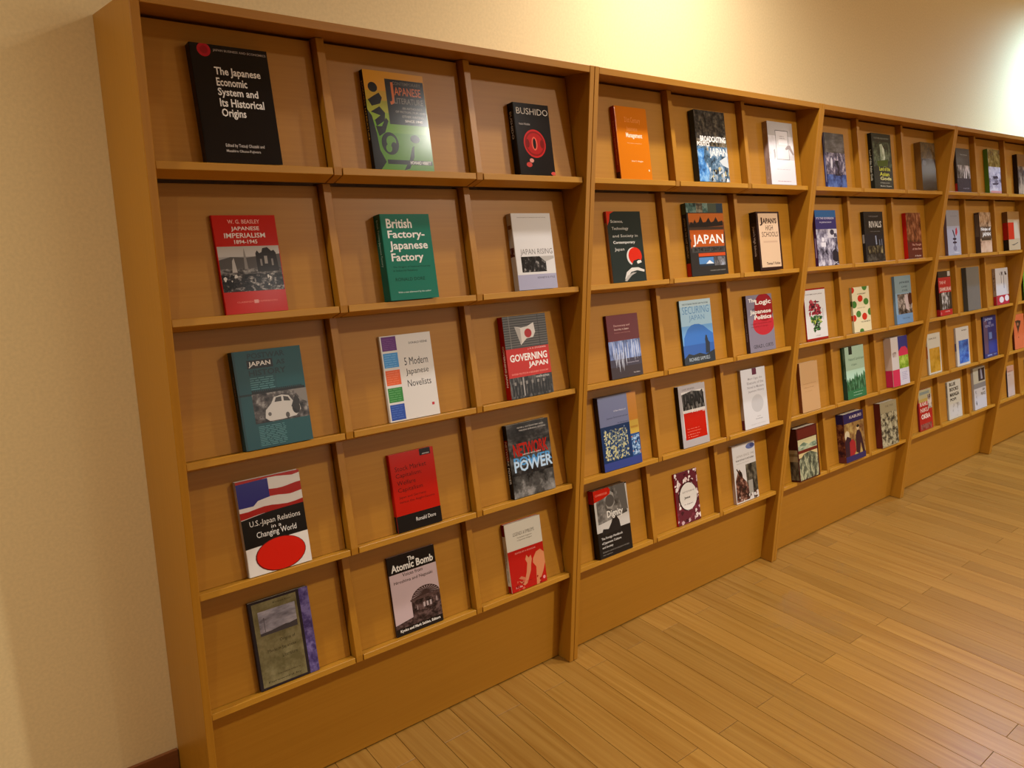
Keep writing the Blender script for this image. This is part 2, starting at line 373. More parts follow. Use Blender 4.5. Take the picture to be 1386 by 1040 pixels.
B[121] = (.138, 8, 135, 201, '#ae1809', '#9a160f', 'bright red paperback with an old black and white photograph across its middle', [
  ('t', 'W. G. BEASLEY', .24, .045, .74, .085, '#dba89a'), ('t', 'JAPANESE', .28, .115, .72, .165, WH, .01), ('t', 'IMPERIALISM', .16, .18, .80, .23, WH, .01), ('t', '1894-1945', .30, .25, .66, .29, WH, .01),
  ('r', .02, .315, .99, .775, '#8f8a84'), ('r', .02, .315, .99, .42, '#aaa49c'), ('r', .02, .5, .99, .62, 'n|#2a2522|#55504c|#8a857e|70|1|2'),
  ('p', [(.02, .45), (.2, .42), (.45, .43), (.99, .40), (.99, .54), (.02, .54)], '#4a4541'),
  ('p', [(.40, .55), (.41, .4), (.425, .33), (.44, .4), (.455, .55)], '#7b756e'),
  ('p', [(.6, .58), (.6, .39), (.63, .36), (.66, .39), (.7, .38), (.72, .34), (.8, .33), (.86, .37), (.9, .36), (.93, .39), (.95, .58)], '#241f1d'), ('r', .73, .42, .78, .5, '#8a8279'), ('r', .66, .45, .69, .52, '#77706a'), ('r', .84, .45, .87, .52, '#77706a'),
  ('p', [(.2, .58), (.22, .46), (.25, .43), (.28, .58)], '#a39d95'), ('r', .02, .6, .99, .775, 'n|#12100f|#2f2a28|#9c968f|85|1|1.6|.42|.66')] + splat(18, .05, .58, .95, .72, .02, .02, ['#c0bab0', '#7b756e', '#1c1917'], 5) +
  [('t', 'CLARENDON PAPERBACKS', .2, .875, .85, .89, '#d0705e'), ('r', .47, .865, .54, .9, '#c98a80')], [])
B[122] = (.516, 28, 136, 199, '#1d6a56', '#17503f', 'thick green paperback with a large white title of four lines', [
  ('t', 'British', .11, .055, .62, .165, WH, .02), ('t', 'Factory-', .115, .19, .86, .305, WH, .02), ('t', 'Japanese', .12, .315, .90, .44, WH, .02), ('t', 'Factory', .13, .455, .78, .575, WH, .02),
  ('t', 'The Origins of National Diversity', .13, .605, .90, .63, '#0d3a2e'), ('t', 'in Industrial Relations', .13, .645, .62, .668, '#0d3a2e'), ('t', 'RONALD DORE', .15, .74, .75, .78, '#0d3a2e'), ('t', 'With a new afterword by the author', .17, .9, .85, .925, '#b9c7bd', .01)],
  [sp_t('British Factory-Japanese Factory', .06, .6, '#8fae9f', .3, .7)])
B[123] = (.916, 19, 139, 202, '#cbc7c2', '#a59b90', 'white paperback with a dark picture of marching crowds above a pale violet band', [
  ('t', 'THE RESURGENCE OF JAPANESE POWER AND PURPOSE', .14, .05, .88, .063, '#6d675f'), ('r', 0, .80, 1, 1, '#9a98ab'), ('t', 'JAPAN RISING', .13, .465, .96, .56, '#6f6a66', .0),
  ('r', .13, .565, .76, .77, 'n|#14110f|#2c2826|#a39d96|70|1.6|1|.46|.7'), ('p', [(.60, .565), (.98, .565), (.98, .6), (.75, .64)], '#a7a29b'), ('t', 'KENNETH B. PYLE', .5, .835, .95, .86, '#5d5a66')],
  [('r', .1, .15, .9, .2, '#6b4a3a'), ('r', 0, .44, 1, .56, 'n|#2c1613|#5a2a22|#8d8880|80|1|1')])
B[131] = (.152, 24, 154, 212, '#12474a', '#0d2f31', 'dark teal paperback with a photograph of a white car', [
  ('r', 0, 0, .58, 1, '#134246'), ('r', 0, .0, .03, 1, '#0e3235'), ('t', 'POSTWAR', .21, .03, .75, .085, '#0a2426', .02), ('r', .19, .10, .56, .185, '#100f0e'), ('t', 'JAPAN', .21, .115, .53, .175, WH, .02), ('t', 'AS', .61, .12, .74, .17, '#0a2426', .02), ('t', 'HISTORY', .2, .2, .74, .26, '#0a2426', .02)] +
  lines(6, .2, .28, .56, .022, .007, '#4e7f80', .1, 3) +
  [('r', 0, .435, .22, .455, '#0a1f20'), ('r', .2, .42, .98, .445, '#0e1211')] + stripes(26, .2, .405, .95, .42, '#0e1211', .6, True) +
  [('r', .19, .445, 1, .745, 'n|#1a1716|#4d4744|#9a948d|45|1|1|.38|.66'),
  ('p', [(.34, .7), (.36, .62), (.45, .56), (.5, .5), (.62, .485), (.72, .5), (.78, .57), (.86, .58), (.88, .66), (.8, .72), (.6, .735), (.4, .735)], '#b9b4ac'),
  ('p', [(.5, .55), (.53, .505), (.61, .5), (.61, .55)], '#3a3633'), ('p', [(.64, .55), (.64, .5), (.71, .515), (.74, .56)], '#3a3633'), ('e', .41, .665, .025, .02, '#5b5652'), ('e', .81, .64, .06, .06, '#1b1817'), ('e', .67, .7, .03, .03, '#4a4542'),
  ('p', [(.8, .445), (1, .445), (1, .6), (.9, .56)], '#77716a'), ('p', [(.74, .62), (.82, .5), (.88, .56), (.84, .68)], '#2a2624')] + lines(12, .22, .775, .62, .0175, .006, '#4e7f80', .1, 9), [sp_t('Postwar Japan as History', .25, .6, '#8b6a5a', .35, .65)])
B[132] = (.518, 7, 147, 210, '#cfcac3', '#c9c2b8', 'thin white paperback with five coloured squares down its left side', [
  ('r', .03, .01, .31, .175, '#5a2069'), ('r', .03, .2, .31, .37, '#3d86c4'), ('r', .03, .4, .31, .575, '#d4551a'), ('r', .03, .605, .31, .775, '#2a7a2c'), ('r', .03, .80, .31, .985, '#1c4296')] +
  lines(6, .05, .22, .28, .026, .008, '#6ba6d6', .1, 1) + lines(6, .05, .42, .28, .026, .008, '#e0764a', .1, 2) + lines(6, .05, .62, .28, .026, .008, '#579c55', .1, 4) + lines(6, .05, .04, .28, .022, .006, '#71397f', .1, 6) + lines(6, .05, .82, .28, .026, .007, '#3d63b4', .1, 8) +
  [('t', 'DONALD KEENE', .55, .095, .92, .12, '#2a2624', .01), ('t', '5 Modern', .42, .275, .89, .365, BK, .0), ('t', 'Japanese', .425, .405, .88, .495, BK, .0), ('t', 'Novelists', .43, .54, .90, .62, BK, .0), ('r', .86, .845, .91, .878, '#b01a2a')], [])
B[133] = (.892, 21, 156, 225, '#a81711', '#9a150f', 'red and grey paperback with a white flag with a red disc over dark shutters', [
  ('r', 0, 0, 1, .395, '#3b3936')] + stripes(13, 0, .01, 1, .39, '#625f5a', .45) + [('r', .13, 0, .145, .395, '#77736c'), ('r', .8, 0, .812, .395, '#2a2826'),
  ('p', [(.25, .13), (.4, .15), (.55, .14), (.7, .10), (.72, .22), (.66, .28), (.5, .29), (.36, .36), (.33, .28)], '#d3cdc5'), ('p', [(.25, .13), (.38, .16), (.38, .35), (.33, .3)], '#a9a39b'), ('e', .55, .225, .085, .055, '#a81711'), ('e', .55, .225, .085, .055, '#a81711'),
  ('r', 0, .395, 1, .745, '#ae1809'), ('t', 'J. A. A. STOCKWIN', .5, .405, .93, .428, '#e0b3a8'), ('t', 'GOVERNING', .07, .465, .94, .555, WH, .026), ('t', 'JAPAN', .48, .575, .94, .655, WH, .026),
  ('t', 'DIVIDED POLITICS IN A RESURGENT ECONOMY', .07, .695, .93, .715, '#d98273'), ('r', 0, .745, 1, 1, 'n|#0e0d0d|#262321|#5a5651|60|2|.5')] + stripes(13, .05, .82, .95, .97, '#0b0a0a', .5, True) + stripes(6, .1, .80, .9, .84, '#77716a', .35, True) +
  [('t', 'FOURTH EDITION', .62, .76, .93, .785, '#c9c4bc'), ('r', .3, .75, .33, .98, '#8f8a84')], [sp_t('GOVERNING JAPAN', .35, .85, '#e0cfc8', .25, .75, .03)])
def fstripe(v, th, col, u0=0, ph=0): return ('p', [(u, v+.012*math.sin(u*9+ph)-.0*u) for u in [u0+(1-u0)*j/8 for j in range(9)]] + [(u, v+th+.014*math.sin(u*7+ph+1)) for u in [1-(1-u0)*j/8 for j in range(9)]], col)
B[141] = (.140, 14, 150, 217, '#d3cdc5', '#b9aea0', 'white paperback with a painted stars and stripes flag above a big red disc', [
  fstripe(-.02, .05, '#a01c14', 0), fstripe(.035, .10, '#d3cdc5', .4, 1), fstripe(.135, .09, '#a01c14', .4, 2), fstripe(.225, .10, '#d3cdc5', 0, 0), fstripe(.315, .07, '#a01c14', 0, 1),
  ('p', [(0, .03), (.49, .02), (.49, .215), (.3, .235), (.22, .28), (0, .28)], '#2a2870'), ('p', [(0, .405), (.4, .37), (.7, .36), (1, .355), (1, .66), (.7, .665), (.5, .69), (0, .71)], '#14110f'),
  ('t', 'U.S.-Japan Relations', .12, .43, .92, .505, WH, .0), ('t', 'in a', .44, .51, .60, .545, WH, .0), ('t', 'Changing World', .2, .555, .83, .635, WH, .0),
  ('e', .53, .83, .4, .178, '#5b1410'), ('e', .535, .828, .385, .17, '#c01a0c')], [])
B[142] = (.529, 12, 135, 201, '#ae1809', '#a3150e', 'red paperback with black lettering and a black band along its foot', [
  ('r', .68, 0, .93, .085, '#15110f'), ('t', 'OXFORD', .74, .06, .9, .075, WH), ('t', 'Stock Market', .1, .165, .80, .225, '#3a0f0a', .0), ('t', 'Capitalism:', .1, .255, .68, .325, '#3a0f0a', .0), ('t', 'Welfare', .11, .35, .52, .405, '#3a0f0a', .0), ('t', 'Capitalism', .11, .44, .66, .51, '#3a0f0a', .0),
  ('t', 'Japan and Germany', .11, .545, .72, .585, '#3a0f0a', .0), ('t', 'versus the Anglo-Saxons', .11, .605, .90, .645, '#3a0f0a', .0), ('r', 0, .79, 1, 1, '#171413'), ('t', 'Ronald Dore', .42, .855, .87, .905, WH, .0)], [('r', 0, .79, 1, 1, '#171413')])
B[143] = (.910, 18, 158, 211, '#2c2a29', '#151312', 'stormy grey paperback with a red word above a large blue and white word', [
  ('r', 0, 0, 1, 1, 'n|#131212|#2f2d2c|#64615e|16|1|1.4|.34|.66'), ('r', 0, .7, 1, 1, 'n|#1c1b1a|#4a4845|#8a8783|22|1|1|.36|.68'), ('t', 'PETER J. KATZENSTEIN AND', .25, .05, .88, .075, '#b5b0a9'), ('t', 'TAKASHI SHIRAISHI, EDITORS', .28, .088, .93, .112, '#b5b0a9'),
  ('t', 'NETWORK', .1, .265, .93, .445, '#ae1809', .028), ('t', 'JAPAN AND ASIA', .3, .42, .75, .44, '#d8d4cc'), ('t', 'POWER', .08, .455, 1.0, .575, '#4f8fc4', .028), ('t', 'POWER', .08, .5, 1.0, .655, '#a9c4dc', .026)],
  [('r', .1, .2, .9, .48, '#7d1410'), sp_t('NETWORK POWER', .22, .8, '#c9c4bc')])
B[151] = (.146, 11, 148, 212, '#5f563a', '#1f1a28', 'olive paperback with a grey photograph and a violet strip down its right edge', [
  ('r', 0, 0, .84, 1, '#241e22'), ('r', .05, .025, .79, .975, 'n|#5a5234|#6b6242|#7a7150|25|1|1'), ('r', .84, 0, 1, 1, 'n|#3b2f5e|#54487a|#6f6394|50|1|1'), ('t', 'Karatani Kojin', .4, .055, .70, .08, '#2c2718', .0),
  ('r', .13, .125, .75, .40, 'n|#5b565c|#87828a|#a8a2a6|18|1|2.5|.3|.7'), ('p', [(.13, .40), (.13, .37), (.3, .365), (.45, .35), (.55, .34), (.62, .345), (.75, .33), (.75, .40)], '#3f3a3c'), ('r', .21, .2, .218, .36, '#3c3739'),
  ('t', 'Origins of', .42, .48, .68, .525, '#2c2718', .0), ('t', 'Modern Japanese', .2, .57, .68, .615, '#2c2718', .0), ('t', 'Literature', .43, .66, .68, .70, '#2c2718', .0), ('t', 'Translation edited by', .3, .86, .70, .88, '#3a3422'), ('t', 'Foreword by', .14, .92, .70, .945, '#3a3422')], [])
B[152] = (.519, 7, 148, 214, '#b9a3a4', '#3a2a28', 'pink paperback with a ruined dome below a black title band', [
  ('r', 0, 0, 1, .225, '#171211'), ('t', 'The', .42, .05, .56, .105, WH, .03), ('t', 'Atomic Bomb', .06, .105, .95, .2, WH, .026), ('t', 'Voices from', .27, .235, .70, .28, '#2e211f', .01), ('t', 'Hiroshima and Nagasaki', .08, .315, .90, .365, '#2e211f', .01),
  ('e', .70, .63, .32, .16, '#3c2b29')] + [('p', [(.70+.30*math.cos(a), .63-.15*math.sin(a)), (.70+.30*math.cos(a+.07), .63-.15*math.sin(a+.07)), (.70+.08*math.cos(a+.07), .58-.06*math.sin(a)), (.70+.08*math.cos(a), .58-.06*math.sin(a))], '#9f8a8a') for a in [.1+i*.21 for i in range(14)]] +
  [('p', [(.38, .82), (.38, .64), (.42, .60), (1, .58), (1, .93), (.0, .93), (.0, .86)], 'n|#1e1514|#3b2b29|#5f4a47|60|1|1.5'), ('r', .36, .6, 1, .625, '#4f3b38'), ('r', .62, .68, .66, .74, '#a89796'), ('r', .69, .68, .73, .74, '#a89796'), ('r', .76, .68, .80, .74, '#a89796'), ('r', .9, .66, .93, .72, '#8f7d7b'), ('r', .48, .7, .5, .75, '#8f7d7b'),
  ('r', 0, .91, 1, 1, '#171211'), ('t', 'Kyoko and Mark Selden, Editors', .08, .925, .94, .97, WH, .03)], [('r', 0, 0, 1, .225, '#171211')])
B[153] = (.907, 16, 138, 205, '#a8140f', '#c8bfae', 'cream and crimson paperback with a tan leaning figure at its foot', [
  ('r', 0, 0, 1, .40, '#c4bdac'), ('t', 'LEGENDS & EMBLEMS', .2, .15, .80, .20, '#4b443b', .0), ('t', 'The Symbolic Imagination', .3, .225, .72, .25, '#5b5349'), ('t', 'in Japanese Religion', .3, .262, .72, .287, '#5b5349'),
  ('t', 'EDITED BY A SCHOLAR', .2, .44, .78, .462, '#cf8a7c'),
  ('p', [(.68, .6), (.78, .52), (.9, .5), (1, .56), (1, .72), (.92, .84), (.84, .92), (.8, 1), (.7, 1), (.72, .86), (.74, .74), (.66, .66)], '#c07a50'),
  ('p', [(.5, .52), (.56, .57), (.62, .54), (.64, .6), (.6, .68), (.58, .76), (.5, .86), (.44, .93), (.36, .95), (.22, .86), (.3, .88), (.4, .86), (.46, .76), (.5, .64), (.46, .58)], '#bd7a55'), ('p', [(.3, .8), (.42, .84), (.4, .88), (.22, .82)], '#b9694a'),
  ('t', 'HYDRA', .12, .93, .30, .955, '#d8b5ab', .02), ('e', .93, .93, .035, .025, '#cf8a8c')] + splat(16, .1, .86, .9, .99, .03, .015, ['#b9543e', '#8a100c'], 4), [('r', 0, 0, 1, .17, '#6e0f12'), ('r', 0, .9, 1, 1, '#8a100c'), sp_t('LEGENDS AND EMBLEMS', .35, .85, '#4b443b', .3, .6)])
B[211] = (1.295, 16, 136, 204, '#c56c0e', '#8f2a10', 'plain orange paperback with a thin pale title', [
  ('t', '21st Century', .28, .14, .78, .235, '#dd8b45', .0), ('t', 'Japanese', .32, .27, .66, .345, '#dd8b45', .0), ('t', 'Management', .29, .355, .80, .44, '#eed9bd', .02), ('t', 'New Systems, Lasting Values', .3, .49, .76, .51, '#e6a86c'), ('t', 'James C. Abegglen', .38, .735, .75, .762, '#eec79c'), ('e', .92, .87, .02, .015, '#eec79c')], [('r', 0, .9, 1, 1, '#3c1c10'), sp_t('21st Century Japanese Management', .2, .8, '#c4754a')])
B[212] = (1.651, 22, 158, 220, '#33363a', '#2c3236', 'glossy dark paperback with a mottled collage and jagged white title', [
  ('r', 0, 0, 1, .45, 'n|#131312|#33302c|#5d5546|50|1|1|.36|.66'), ('r', 0, .4, 1, .55, 'n|#22211f|#5c4f38|#7f776a|55|1|1'), ('r', 0, .5, 1, 1, 'n|#16222c|#4f6f88|#b9c2c6|38|1|1|.34|.66'), ('p', [(.02, .55), (.22, .53), (.2, .7), (.35, .85), (.28, 1), (0, 1)], 'n|#245080|#4380bd|#7ba9cf|40|1|1'),
  ('p', [(.7, .7), (.98, .62), (1, .8), (.8, .76)], '#b9bfc0')] + splat(26, .35, .8, 1, 1, .035, .03, ['#15181a', '#8f979a', '#c4c8c8', '#b0a374'], 8) +
  [('t', 'BROADCASTING', .13, .355, .97, .44, WH, .04), ('t', 'POLITICS', .02, .44, .42, .5, WH, .04), ('t', 'IN', .32, .51, .36, .56, '#b99a55', .03), ('t', 'JAPAN', .4, .52, .98, .665, WH, .01)], [])
B[213] = (2.056, 20, 157, 214, '#b9b3b4', '#9a8378', 'pale lilac and white paperback with a boxed title and a dark butterfly shape', [
  ('r', 0, 0, 1, .22, '#a39c98'), ('r', 0, .22, 1, .6, 'n|#9d9494|#bdb5b6|#d6d0d2|14|1|1|.3|.7'), ('r', 0, .6, 1, 1, '#cfccd0'), ('r', .29, .13, .80, .60, '#3b3332'), ('r', .305, .14, .785, .59, '#c3bbba'), ('r', .4, .28, .75, .36, '#ddd6d8'),
  ('p', [(.64, .42), (.76, .36), (.86, .36), (.99, .5), (.95, .52), (.8, .42), (.68, .44)], '#6a4c46'), ('p', [(.18, .45), (.24, .43), (.25, .55), (.19, .62)], '#6f625f')] + lines(2, .45, .22, .66, .03, .01, '#857b78', .1, 2) + lines(1, .25, .75, .8, .1, .008, '#aaa5aa', .1, 3) + lines(1, .25, .94, .8, .1, .008, '#a0727a', .1, 3), [('r', .3, .1, .8, .9, 'n|#8a766c|#a08b80|#b7a59b|60|1|.3')])
B[221] = (1.288, 10, 149, 209, '#1d2622', '#8f6a50', 'black green paperback with a red sun over a stylised white train', [
  ('p', [(0, 0), (.22, 0), (.1, .035), (.06, .14), (0, .2)], '#b52a12'), ('t', 'Science,', .1, .12, .46, .165, '#c4bfb4', .0), ('t', 'Technology', .12, .22, .60, .27, '#c4bfb4', .0), ('t', 'and Society in', .12, .325, .86, .375, '#c4bfb4', .0), ('t', 'Contemporary', .12, .415, .76, .465, '#dcd7cc', .01), ('t', 'Japan', .14, .51, .42, .565, '#c4bfb4', .0),
  ('e', .68, .64, .21, .13, '#c9c4ba'), ('e', .72, .635, .2, .122, '#c4230f'), ('p', [(.6, .76), (.66, .7), (.82, .68), (.95, .72), (.98, .84), (.6, .86)], '#1d2622'), ('p', [(.75, .72), (.8, .7), (.88, .7), (.9, .73), (.78, .75)], '#d5d0c6'),
  ('p', [(.35, .96), (.42, .86), (.58, .8), (.78, .8), (.96, .84), (.95, .87), (.74, .84), (.56, .86), (.44, .93)], '#c9c4ba'), ('p', [(.34, .98), (.44, .91), (.6, .87), (.72, .87), (.56, .91), (.4, .99)], '#a39e95')], [('r', 0, 0, 1, .16, '#9a2612')])
B[222] = (1.650, 19, 196, 234, '#26221f', '#1b1917', 'wide paperback with an orange sunset, dark shrine roofs and a white title', [
  ('r', 0, 0, 1, .13, 'n|#1c2a26|#3f5c54|#6f8073|30|1|1'), ('r', .27, 0, .44, .13, 'n|#2a1f1a|#57503f|#7a7461|50|1|1'), ('r', .58, 0, .82, .13, '#3c4436'), ('r', .82, 0, 1, .13, '#20303c'), ('r', .04, .14, 1, .30, '#a8571c'), ('r', .04, .26, 1, .40, '#6b3a1c'),
  ('p', [(.04, .3), (.1, .26), (.16, .28), (.2, .22), (.24, .28), (.3, .26), (.36, .18), (.42, .27), (.5, .26), (.58, .2), (.64, .27), (.72, .25), (.78, .19), (.84, .26), (.96, .24), (.97, .31), (.04, .35)], '#1e1613'),
  ('r', .04, .33, .97, .37, '#3a2a1e'), ('r', .04, .37, .97, .47, '#9a4412'), ('r', .04, .46, .97, .64, 'n|#1c1410|#45251a|#b54d12|25|.6|2|.36|.62'), ('r', .06, .42, .95, .6, '#a34a16'), ('t', 'JAPAN', .1, .435, .94, .60, WH, .012), ('r', .06, .6, .96, .68, '#3c3a38'), ('t', 'IN THE 21ST CENTURY', .12, .615, .93, .665, '#0e0d0c', .03),
  ('r', .22, .69, .96, .735, '#b5431a'), ('r', .22, .75, .62, .84, '#4a78a8'), ('p', [(.4, .84), (.5, .79), (.62, .84)], '#d0d4d8'), ('r', .64, .745, .94, .87, 'n|#3f3d3c|#77757a|#a9b4c4|40|1|.6'), ('r', .22, .84, .62, .87, '#1e2a38'), ('t', 'ENVIRONMENT, ECONOMY, AND SOCIETY', .5, .93, .93, .945, '#9a958c')], [('r', 0, .0, 1, .15, '#3c4a3c'), ('r', 0, .82, 1, 1, '#9a1f14'), sp_t('JAPAN IN THE 21ST CENTURY', .2, .75, '#8a7a6a')])
B[223] = (2.025, 28, 143, 205, '#2a1512', '#1a100f', 'thick cream paperback in a dark red frame with bold black title', [
  ('r', .07, .03, .93, .95, '#c9ab8c'), ('t', 'J', .12, .10, .24, .24, '#2a1714', .03), ('t', 'APAN\'S', .25, .11, .86, .205, '#2a1714', .03), ('t', 'HIGH', .36, .235, .68, .32, '#2a1714', .0), ('t', 'SCHOOLS', .18, .345, .88, .43, '#2a1714', .0), ('r', .22, .5, .84, .53, '#bb9c80'), ('t', 'Thomas P. Rohlen', .28, .865, .88, .91, '#2a1714', .02)], [('r', .1, .18, .9, .8, '#241816'), sp_t('Japan\'s High Schools', .24, .75, '#a8988a', .3, .7)])
B[231] = (1.302, 10, 143, 195, '#5e0f10', '#3a0d0d', 'maroon paperback with pale blossoms trailing over a blue picture', [
  ('t', 'Democracy and', .22, .155, .72, .195, '#d6a79c', .0), ('t', 'Security in Japan', .22, .215, .68, .25, '#d6b4aa', .01), ('t', 'Politics and Society', .22, .275, .72, .295, '#a8655c'), ('r', 0, .41, 1, .72, 'n|#3f4766|#6476a4|#8fa0c8|40|2|.5|.36|.64'), ('r', 0, .7, 1, .84, '#332a38'), ('r', 0, .82, 1, 1, '#2c1a1c')] +
  [('p', [(u, .42+d), (u+.012, .42+d), (u+.02, .6+d), (u+.01, .72+d), (u, .62+d)], '#c4c9d8') for u, d in ((.12, .0), (.17, .12), (.22, .1), (.3, .03), (.36, .14), (.43, .02), (.5, .1), (.58, .028), (.72, -.01), (.78, .04), (.86, .02), (.27, .2), (.4, .18), (.92, .0))] +
  [('t', 'Contemporary Essays', .5, .76, .9, .785, '#a09aa8'), ('t', 'New Edition', .7, .93, .9, .95, '#b5aca8')], [])
B[232] = (1.658, 9, 168, 215, '#8fb0c4', '#2a3844', 'sky blue paperback with a blue mountain and a standing dark figure', [
  ('r', 0, 0, 1, .1, '#a3b7bd'), ('t', 'TOKYO\'S GRAND STRATEGY AND THE FUTURE', .08, .05, .92, .075, '#31424c', .02), ('t', 'SECURING', .07, .1, .93, .215, '#3d6f9e', -.01), ('t', 'JAPAN', .26, .24, .76, .345, '#3d6f9e', -.01),
  ('r', 0, .40, 1, .95, '#5f93c4'), ('p', [(.05, .58), (.18, .45), (.3, .395), (.42, .38), (.56, .385), (.7, .42), (.86, .5), (1, .56), (1, .86), (0, .86)], '#2462ae'), ('r', 0, .7, 1, .9, '#1b4f98'), ('p', [(0, .9), (.15, .83), (.3, .86), (.5, .84), (.7, .88), (1, .82), (1, 1), (0, 1)], '#101820'),
  ('p', [(.7, .86), (.72, .7), (.71, .64), (.73, .6), (.77, .595), (.8, .62), (.81, .66), (.86, .7), (.84, .86)], '#111c2a'), ('e', .76, .595, .03, .022, '#111c2a'), ('t', 'RICHARD SAMUELS', .15, .9, .82, .955, '#a8b4bc', .0)], [])
B[233] = (2.027, 16, 164, 207, '#777180', '#3c2c30', 'grey mauve paperback with a large red disc behind its white title', [
  ('e', .66, .22, .36, .24, '#7d141c'), ('e', .60, .52, .42, .2, '#a82430'), ('e', .66, .24, .37, .24, '#8b1720'), ('t', 'The', .08, .06, .36, .125, WH, .028), ('t', 'Logic', .34, .09, .95, .2, WH, .028), ('t', 'of', .2, .23, .3, .26, '#3a2c30', .03), ('t', 'Japanese', .1, .26, .93, .355, WH, .028), ('t', 'Politics', .26, .36, .93, .435, WH, .028),
  ('t', 'Leaders, Institutions, and', .1, .49, .9, .52, '#5e1018', .0), ('t', 'the Limits of Change', .1, .545, .76, .575, '#5e1018', .0), ('t', 'GERALD L. CURTIS', .14, .875, .9, .935, '#221e22', .0)], [sp_t('The Logic of Japanese Politics', .2, .8, '#9a9098', .3, .6)])
B[241] = (1.279, 19, 176, 234, '#6f7596', '#2c2430', 'lilac blue paperback with a blue and cream mosaic and a tan strip', [
  ('r', .76, 0, 1, .4, '#b5772a'), ('r', .76, .39, 1, .575, '#b9983f'), ('r', .78, .47, .98, .5, '#a87d30'), ('t', 'A New History of', .38, .2, .7, .23, '#c0c0d0'), ('t', 'Japanese Government and Law', .18, .285, .74, .315, '#3f4462'), ('t', 'An Introduction', .45, .37, .74, .39, '#3f4462'), ('r', 0, .40, .76, .9, '#1b3158'), ('r', .76, .575, 1, .9, '#27487c'), ('r', 0, .89, 1, 1, '#33407e')] +
  [('r', .08, .46, .68, .86, 'n|#1b3158|#4a5e6c|#b9b487|115|1|1|.44|.58'), ('r', .78, .6, .98, .87, 'n|#1c3054|#4a74a4|#a9c2da|120|1|1|.42|.6')] + splat(60, .07, .44, .68, .86, .016, .011, ['#a9a67c', '#c4bf8e', '#6f86a8', '#20386a', '#3c5a8c', '#b5a050'], 11) + splat(24, .08, .46, .18, .86, .02, .014, ['#b9b789', '#cfc893'], 14) + splat(14, .78, .6, .98, .86, .016, .012, ['#7fa4cc', '#a9c2da', '#14284c', '#b0703a'], 12), [])
B[242] = (1.673, 16, 148, 214, '#a39c9c', '#1a1716', 'grey edged paperback with smeared black capitals over a red square', [
  ('t', 'CLASSIC REPORTING', .14, .05, .6, .075, '#5d5856'), ('r', .1, .1, .95, .84, '#c9c3bd'), ('p', [(.1, .14), (.3, .12), (.5, .1), (.8, .13), (.9, .1), (.94, .4), (.12, .4)], 'n|#141211|#35322f|#726d68|40|3|.6|.36|.68'), ('t', 'JAPAN', .13, .15, .93, .395, '#1c1a19', .05),
  ('p', [(.46, .34), (.48, .43), (.44, .43)], '#d8d4cc'), ('r', .12, .445, .93, .88, '#ae1809'), ('t', 'Rising', .44, .41, .92, .47, '#dcd0c8', .0), ('t', 'The Great Age of', .2, .7, .65, .72, '#d8705e'), ('t', 'Industrial Expansion', .2, .745, .7, .765, '#d8705e'), ('t', 'in Modern Asia', .2, .79, .65, .81, '#d8705e'), ('t', 'A Reader', .2, .83, .6, .85, '#d8705e')], [])
B[243] = (2.043, 14, 158, 224, '#c4c2c4', '#9a8a7c', 'white paperback with a small plum tab and a faint grey disc', [
  ('r', .46, 0, .64, .11, '#5a2c3c'), ('t', 'Mori Ogai, the', .27, .15, .86, .2, '#8a878a'), ('t', 'Rhetoric of the', .22, .215, .9, .265, '#8a878a'), ('t', 'Novel in Modern', .22, .29, .9, .335, '#8a878a'), ('t', 'Japanese History', .24, .36, .9, .41, '#8a878a'), ('e', .58, .6, .25, .15, '#b2b0b2'), ('t', 'Selected', .52, .81, .66, .825, '#8a878a'), ('t', 'Readings', .46, .85, .74, .875, '#7c797c'), ('t', 'UNIVERSITY PRESS EDITION', .24, .935, .84, .95, '#a5a2a5')], [('r', 0, .84, 1, 1, '#5a2430')])
B[251] = (1.269, 24, 156, 224, '#161312', '#151211', 'black paperback with a red band and an old grey portrait photograph', [
  ('r', 0, .02, 1, .62, '#b4afa7'), ('r', .06, .0, .95, .5, 'n|#26231f|#5f5b56|#97928b|18|1|1|.36|.66'), ('p', [(.3, .12), (.45, .04), (.58, .1), (.6, .25), (.5, .33), (.36, .3)], '#8d8881'), ('e', .46, .2, .13, .09, '#4c4844'), ('p', [(.65, .0), (.95, 0), (.98, .4), (.8, .36)], '#56524d'),
  ('p', [(.12, .5), (.95, .44), (.98, .46), (.98, .62), (.12, .62)], '#b9b4ac'), ('p', [(.1, .7), (.18, .58), (.34, .6), (.44, .52), (.5, .44), (.6, .44), (.68, .52), (.72, .68), (.7, .72)], '#1e1b1a'), ('r', .02, .66, 1, 1, '#161312'), ('p', [(0, .0), (.45, 0), (.5, .04), (.48, .1), (.3, .14), (0, .17)], '#ae1809'),
  ('t', 'CAMBRIDGE', .05, .06, .4, .09, '#d8705e', .02), ('t', 'Dignity', .34, .34, .82, .47, WH, .02), ('t', 'The Foreign Handbook', .1, .70, .74, .745, '#c9c4bc', .01), ('t', 'of Japanese Culture', .1, .765, .68, .81, '#c9c4bc', .01), ('t', 'and Society', .1, .83, .42, .87, '#c9c4bc', .01), ('t', 'EDITED BY A GROUP OF SCHOLARS IN THE FIELD', .1, .905, .9, .925, '#77726b'), ('t', 'NEW EDITION', .1, .95, .38, .965, '#77726b')], [('r', 0, 0, 1, .19, '#a8150f')])
